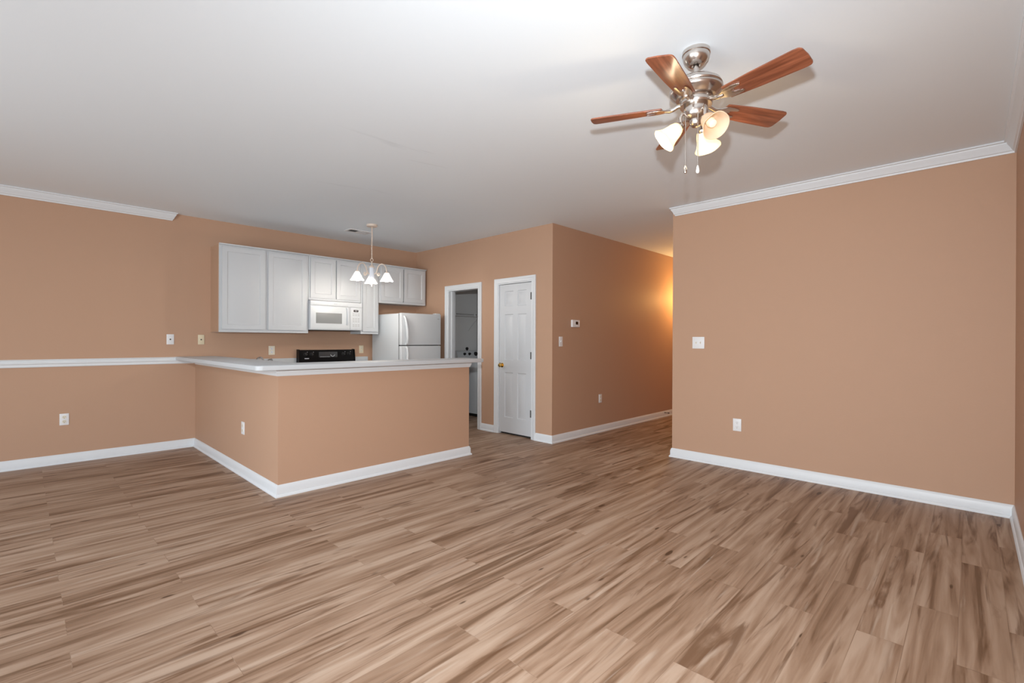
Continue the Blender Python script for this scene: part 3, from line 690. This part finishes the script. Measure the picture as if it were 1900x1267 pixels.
# ------------------------------------------------------------------ chandelier
CX, CY = 3.092, 5.481
ch = thing('chandelier', 'small three-light chandelier with white bell shades over the kitchen', 'chandelier', (CX, CY, 0))
MB().lathe([(0, H-0.0005), (0.066, H-0.0005), (0.068, H-0.012), (0.064, H-0.024), (0.020, H-0.030), (0.0, H-0.030)], seg=32).obj('canopy', CREAM, ch)
mb = MB(); z = H-0.028; k = 0
while z > 2.315:
    L_ = 0.030; a_ = 90*(k % 2); pts = []
    for i in range(17):
        t_ = 2*math.pi*i/16; lx = 0.007*math.cos(t_); lz = (L_/2)*math.sin(t_)
        pts.append((lx*math.cos(R(a_)), lx*math.sin(R(a_)), z-L_/2+lz))
    mb.tube(pts, 0.0026, 6, cap=False); z -= 0.0235; k += 1
mb.tube([(0.004, 0.003, H-0.03), (0.007, -0.004, 2.60), (-0.006, 0.005, 2.45), (0.003, 0.0, 2.31)], 0.0030, 6)
mb.obj('chain', CREAM, ch)
rv = Vector((math.sin(_a), -math.cos(_a)))
mb = MB().tube([(rv.x*0.018*math.cos(2*math.pi*i/20), rv.y*0.018*math.cos(2*math.pi*i/20), 2.292+0.018*math.sin(2*math.pi*i/20)) for i in range(21)], 0.0036, 8, cap=False)
mb.obj('hanging_loop', CREAM, ch)
MB().lathe([(0, 2.274), (0.006, 2.272), (0.008, 2.235), (0.020, 2.222), (0.030, 2.212), (0.036, 2.205), (0.036, 2.198), (0.030, 2.194), (0, 2.194)], seg=24).obj('cap', CREAM, ch)
MB().lathe([(0, 2.194), (0.030, 2.194), (0.032, 2.185), (0.029, 2.15), (0.033, 2.12), (0.036, 2.08), (0.035, 2.05), (0.028, 2.025), (0.018, 2.005), (0.008, 1.995), (0, 1.995)], seg=28).obj('column', CERAM, ch)
MB().lathe([(0, 1.997), (0.009, 1.995), (0.007, 1.985), (0.010, 1.975), (0.007, 1.962), (0, 1.955)], seg=16).obj('finial', CREAM, ch)
for deg in (303.0, 183.0, 63.0):
    c_, s_ = math.cos(R(deg)), math.sin(R(deg)); P = lambda r_, z_: (r_*c_, r_*s_, z_)
    pts = [P(0.034, 2.115), P(0.055, 2.120), P(0.070, 2.150), P(0.082, 2.195), P(0.105, 2.228), P(0.135, 2.240), P(0.168, 2.228), P(0.192, 2.195), P(0.203, 2.155), P(0.205, 2.128)]
    mb = MB().tube(pts, 0.0066, 8)
    scr = [P(0.066 + 0.034*math.sin(0) , 2.132)]
    sp = []
    for i in range(19):
        t_ = i/18; ang = R(200 + 420*t_); rr = 0.022*(1-0.62*t_)
        sp.append(P(0.094 + rr*math.cos(ang), 2.110 + rr*math.sin(ang)))
    mb.tube([P(0.066, 2.138)] + sp, 0.0054, 7)
    arm = mb.obj('arm', CREAM, ch)
    MB().lathe([(0, 2.135), (0.016, 2.134), (0.024, 2.126), (0.024, 2.112), (0, 2.112)], loc=(0.205*c_, 0.205*s_, 0), seg=18).obj('socket_cup', CREAM, arm)
    prof = [(0.024, 2.124), (0.030, 2.116), (0.041, 2.094), (0.056, 2.066), (0.070, 2.040), (0.085, 2.022), (0.0825, 2.021), (0.068, 2.037), (0.053, 2.064), (0.038, 2.092), (0.027, 2.113)]
    amt = [0, 0, 0.1, 0.3, 0.7, 1, 1, 0.7, 0.3, 0.1, 0]
    sh_ = MB().lathe(prof, loc=(0.205*c_, 0.205*s_, 0), seg=36, scallop=(6, 0.003, amt, 0.004)).obj('shade', FROSTW, ch)
    MB().lathe([(0, 2.112), (0.012, 2.110), (0.014, 2.09), (0.024, 2.07), (0.028, 2.052), (0.022, 2.034), (0, 2.026)], loc=(0.205*c_, 0.205*s_, 0), seg=18).obj('bulb', BULBW, sh_)
    pl_ = light('chandelier_bulb_light', 'POINT', (CX+0.205*c_, CY+0.205*s_, 2.0), 8.0, (1.0, 0.92, 0.82), shadow_soft_size=0.03)

# ------------------------------------------------------------------ ceiling fan
FX, FY, FZ = 2.368, 1.008, 2.464
fan = thing('ceiling_fan', 'brushed nickel ceiling fan with five cherry blades and three glass shades', 'ceiling fan', (FX, FY, 0))
MB().lathe([(0, H-0.0005), (0.066, H-0.0005), (0.067, H-0.018), (0.063, H-0.021), (0.064, H-0.027), (0.057, H-0.048), (0.042, H-0.066), (0.032, H-0.073), (0.024, H-0.074), (0.022, H-0.062), (0, H-0.062)], seg=40).obj('canopy', NICK, fan)
MB().lathe([(0.0125, H-0.060), (0.0125, 2.600)], seg=20).obj('downrod', NICK, fan)
MB().lathe([(0.0, 2.612), (0.018, 2.612), (0.022, 2.600), (0.060, 2.597), (0.096, 2.587), (0.118, 2.570), (0.126, 2.554), (0.123, 2.548), (0.117, 2.546), (0.128, 2.540), (0.128, 2.532), (0.122, 2.522), (0.104, 2.507), (0.096, 2.500), (0.0, 2.500)], seg=48).obj('motor_housing', NICK, fan)
MB().lathe([(0, 2.500), (0.078, 2.499), (0.080, 2.492), (0.074, 2.488), (0.074, 2.474), (0.080, 2.470), (0.076, 2.462), (0.0, 2.462)], seg=40).obj('flywheel', NICK, fan)
MB().lathe([(0, 2.463), (0.056, 2.463), (0.058, 2.440), (0.056, 2.412), (0.044, 2.398), (0.030, 2.392), (0.028, 2.370), (0.018, 2.360), (0.0, 2.358)], seg=36).obj('switch_housing', NICK, fan)
TH0 = 258.585
for k in range(5):
    th_ = R(TH0 + 72*k)
    M = Matrix.Rotation(th_, 4, 'Z') @ Matrix.Translation((0, 0, FZ)) 
    pitch = R(-12)
    # blade outline in local x (out) / y
    oL = [(0.165, -0.046), (0.30, -0.056), (0.49, -0.063)] + arc(0.525-0.022, -0.063+0.022, 0.022, 270, 350, 4)[1:] + [(0.5275, 0)] + arc(0.525-0.022, 0.063-0.022, 0.022, 10, 90, 4)[:-1] + [(0.49, 0.063), (0.30, 0.056), (0.165, 0.046), (0.158, 0.0)]
    b_ = MB().prism(oL, -0.003, 0.003, bev=0.001)
    bo = b_.obj('blade', BLADE, fan, smooth=30); bo.matrix_local = M @ Matrix.Rotation(pitch, 4, 'X')
    # blade iron: curved arm from the flywheel, forked plate under the blade
    ir = MB()
    half = [(0.118, 0.012), (0.140, 0.016), (0.158, 0.030), (0.175, 0.037), (0.205, 0.038), (0.232, 0.034), (0.243, 0.026), (0.238, 0.018), (0.222, 0.017), (0.200, 0.014), (0.190, 0.006)]
    ir.prism([(x, y) for x, y in half] + [(x, -y) for x, y in reversed(half)], -0.0085, -0.0035, bev=0.0012)
    irn = MB().tube([(0.066, 0, 0.012), (0.090, 0, 0.008), (0.108, 0, -0.002), (0.128, 0, -0.006), (0.150, 0, -0.006)], [0.013, 0.012, 0.011, 0.011, 0.007], 12)
    io = ir.obj('blade_iron', NICK, bo)
    no = irn.obj('iron_neck', NICK, bo)
    MB().lathe([(0, 0.003), (0.004, 0.0025), (0.005, 0)], loc=(0.20, 0.0, -0.003), axis=(0, 0, -1), seg=10).obj('screw', NICK, bo)
for deg, gm, bmt, en in ((0, FROST, BULB, 2.6), (124, FROST, BULB, 2.6), (238, FROSTD, BULBD, 0)):
    c_, s_ = math.cos(R(deg)), math.sin(R(deg))
    ax = Vector((c_*math.sin(R(48)), s_*math.sin(R(48)), -math.cos(R(48))))
    st = Vector((c_*0.050, s_*0.050, 2.425)); nk = Vector((c_*0.072, s_*0.072, 2.372))
    ar = MB().tube([st - Vector((c_*0.02, s_*0.02, 0)), st + Vector((c_*0.016, s_*0.016, 0.004)), st + Vector((c_*0.026, s_*0.026, -0.018)), nk], [0.008, 0.008, 0.008, 0.009], 10)
    ar.lathe([(0, 0), (0.018, 0.0), (0.024, 0.010), (0.024, 0.024), (0, 0.024)], loc=nk - ax*0.004, axis=ax, seg=20)
    ao = ar.obj('lamp_arm', NICK, fan)
    pr_ = [(0.023, 0.010), (0.030, 0.018), (0.037, 0.036), (0.041, 0.058), (0.047, 0.080), (0.057, 0.100), (0.066, 0.112), (0.0635, 0.113), (0.0545, 0.1015), (0.0445, 0.081), (0.0385, 0.058), (0.0345, 0.037), (0.027, 0.019)]
    amt = [0, 0, 0, 0.1, 0.3, 0.7, 1, 1, 0.7, 0.3, 0.1, 0, 0]
    so = MB().lathe(pr_, loc=nk, axis=ax, seg=40, scallop=(5, 0.0014, amt, 0.0016)).obj('glass_shade', gm, fan)
    MB().lathe([(0, 0.014), (0.011, 0.016), (0.012, 0.034), (0.021, 0.052), (0.0235, 0.068), (0.018, 0.084), (0, 0.091)], loc=nk, axis=ax, seg=20).obj('bulb', bmt, so)
    if en: light('fan_bulb_light', 'POINT', Vector((FX, FY, 0)) + nk + ax*0.135, en, (1.0, 0.80, 0.54), shadow_soft_size=0.03)
for (dx, dy, zb_, tip_m) in ((-0.030, 0.040, 2.140, NICK), (-0.046, -0.030, 2.120, PLATE)):
    t_ = MB().tube([(dx, dy, 2.405), (dx, dy, zb_+0.02)], 0.0022, 6).obj('pull_chain', NICK, fan)
    MB().lathe([(0, zb_+0.026), (0.003, zb_+0.024), (0.007, zb_+0.008), (0.0085, zb_-0.004), (0.006, zb_-0.013), (0, zb_-0.016)], loc=(dx, dy, 0), seg=14).obj('fob', tip_m, t_)
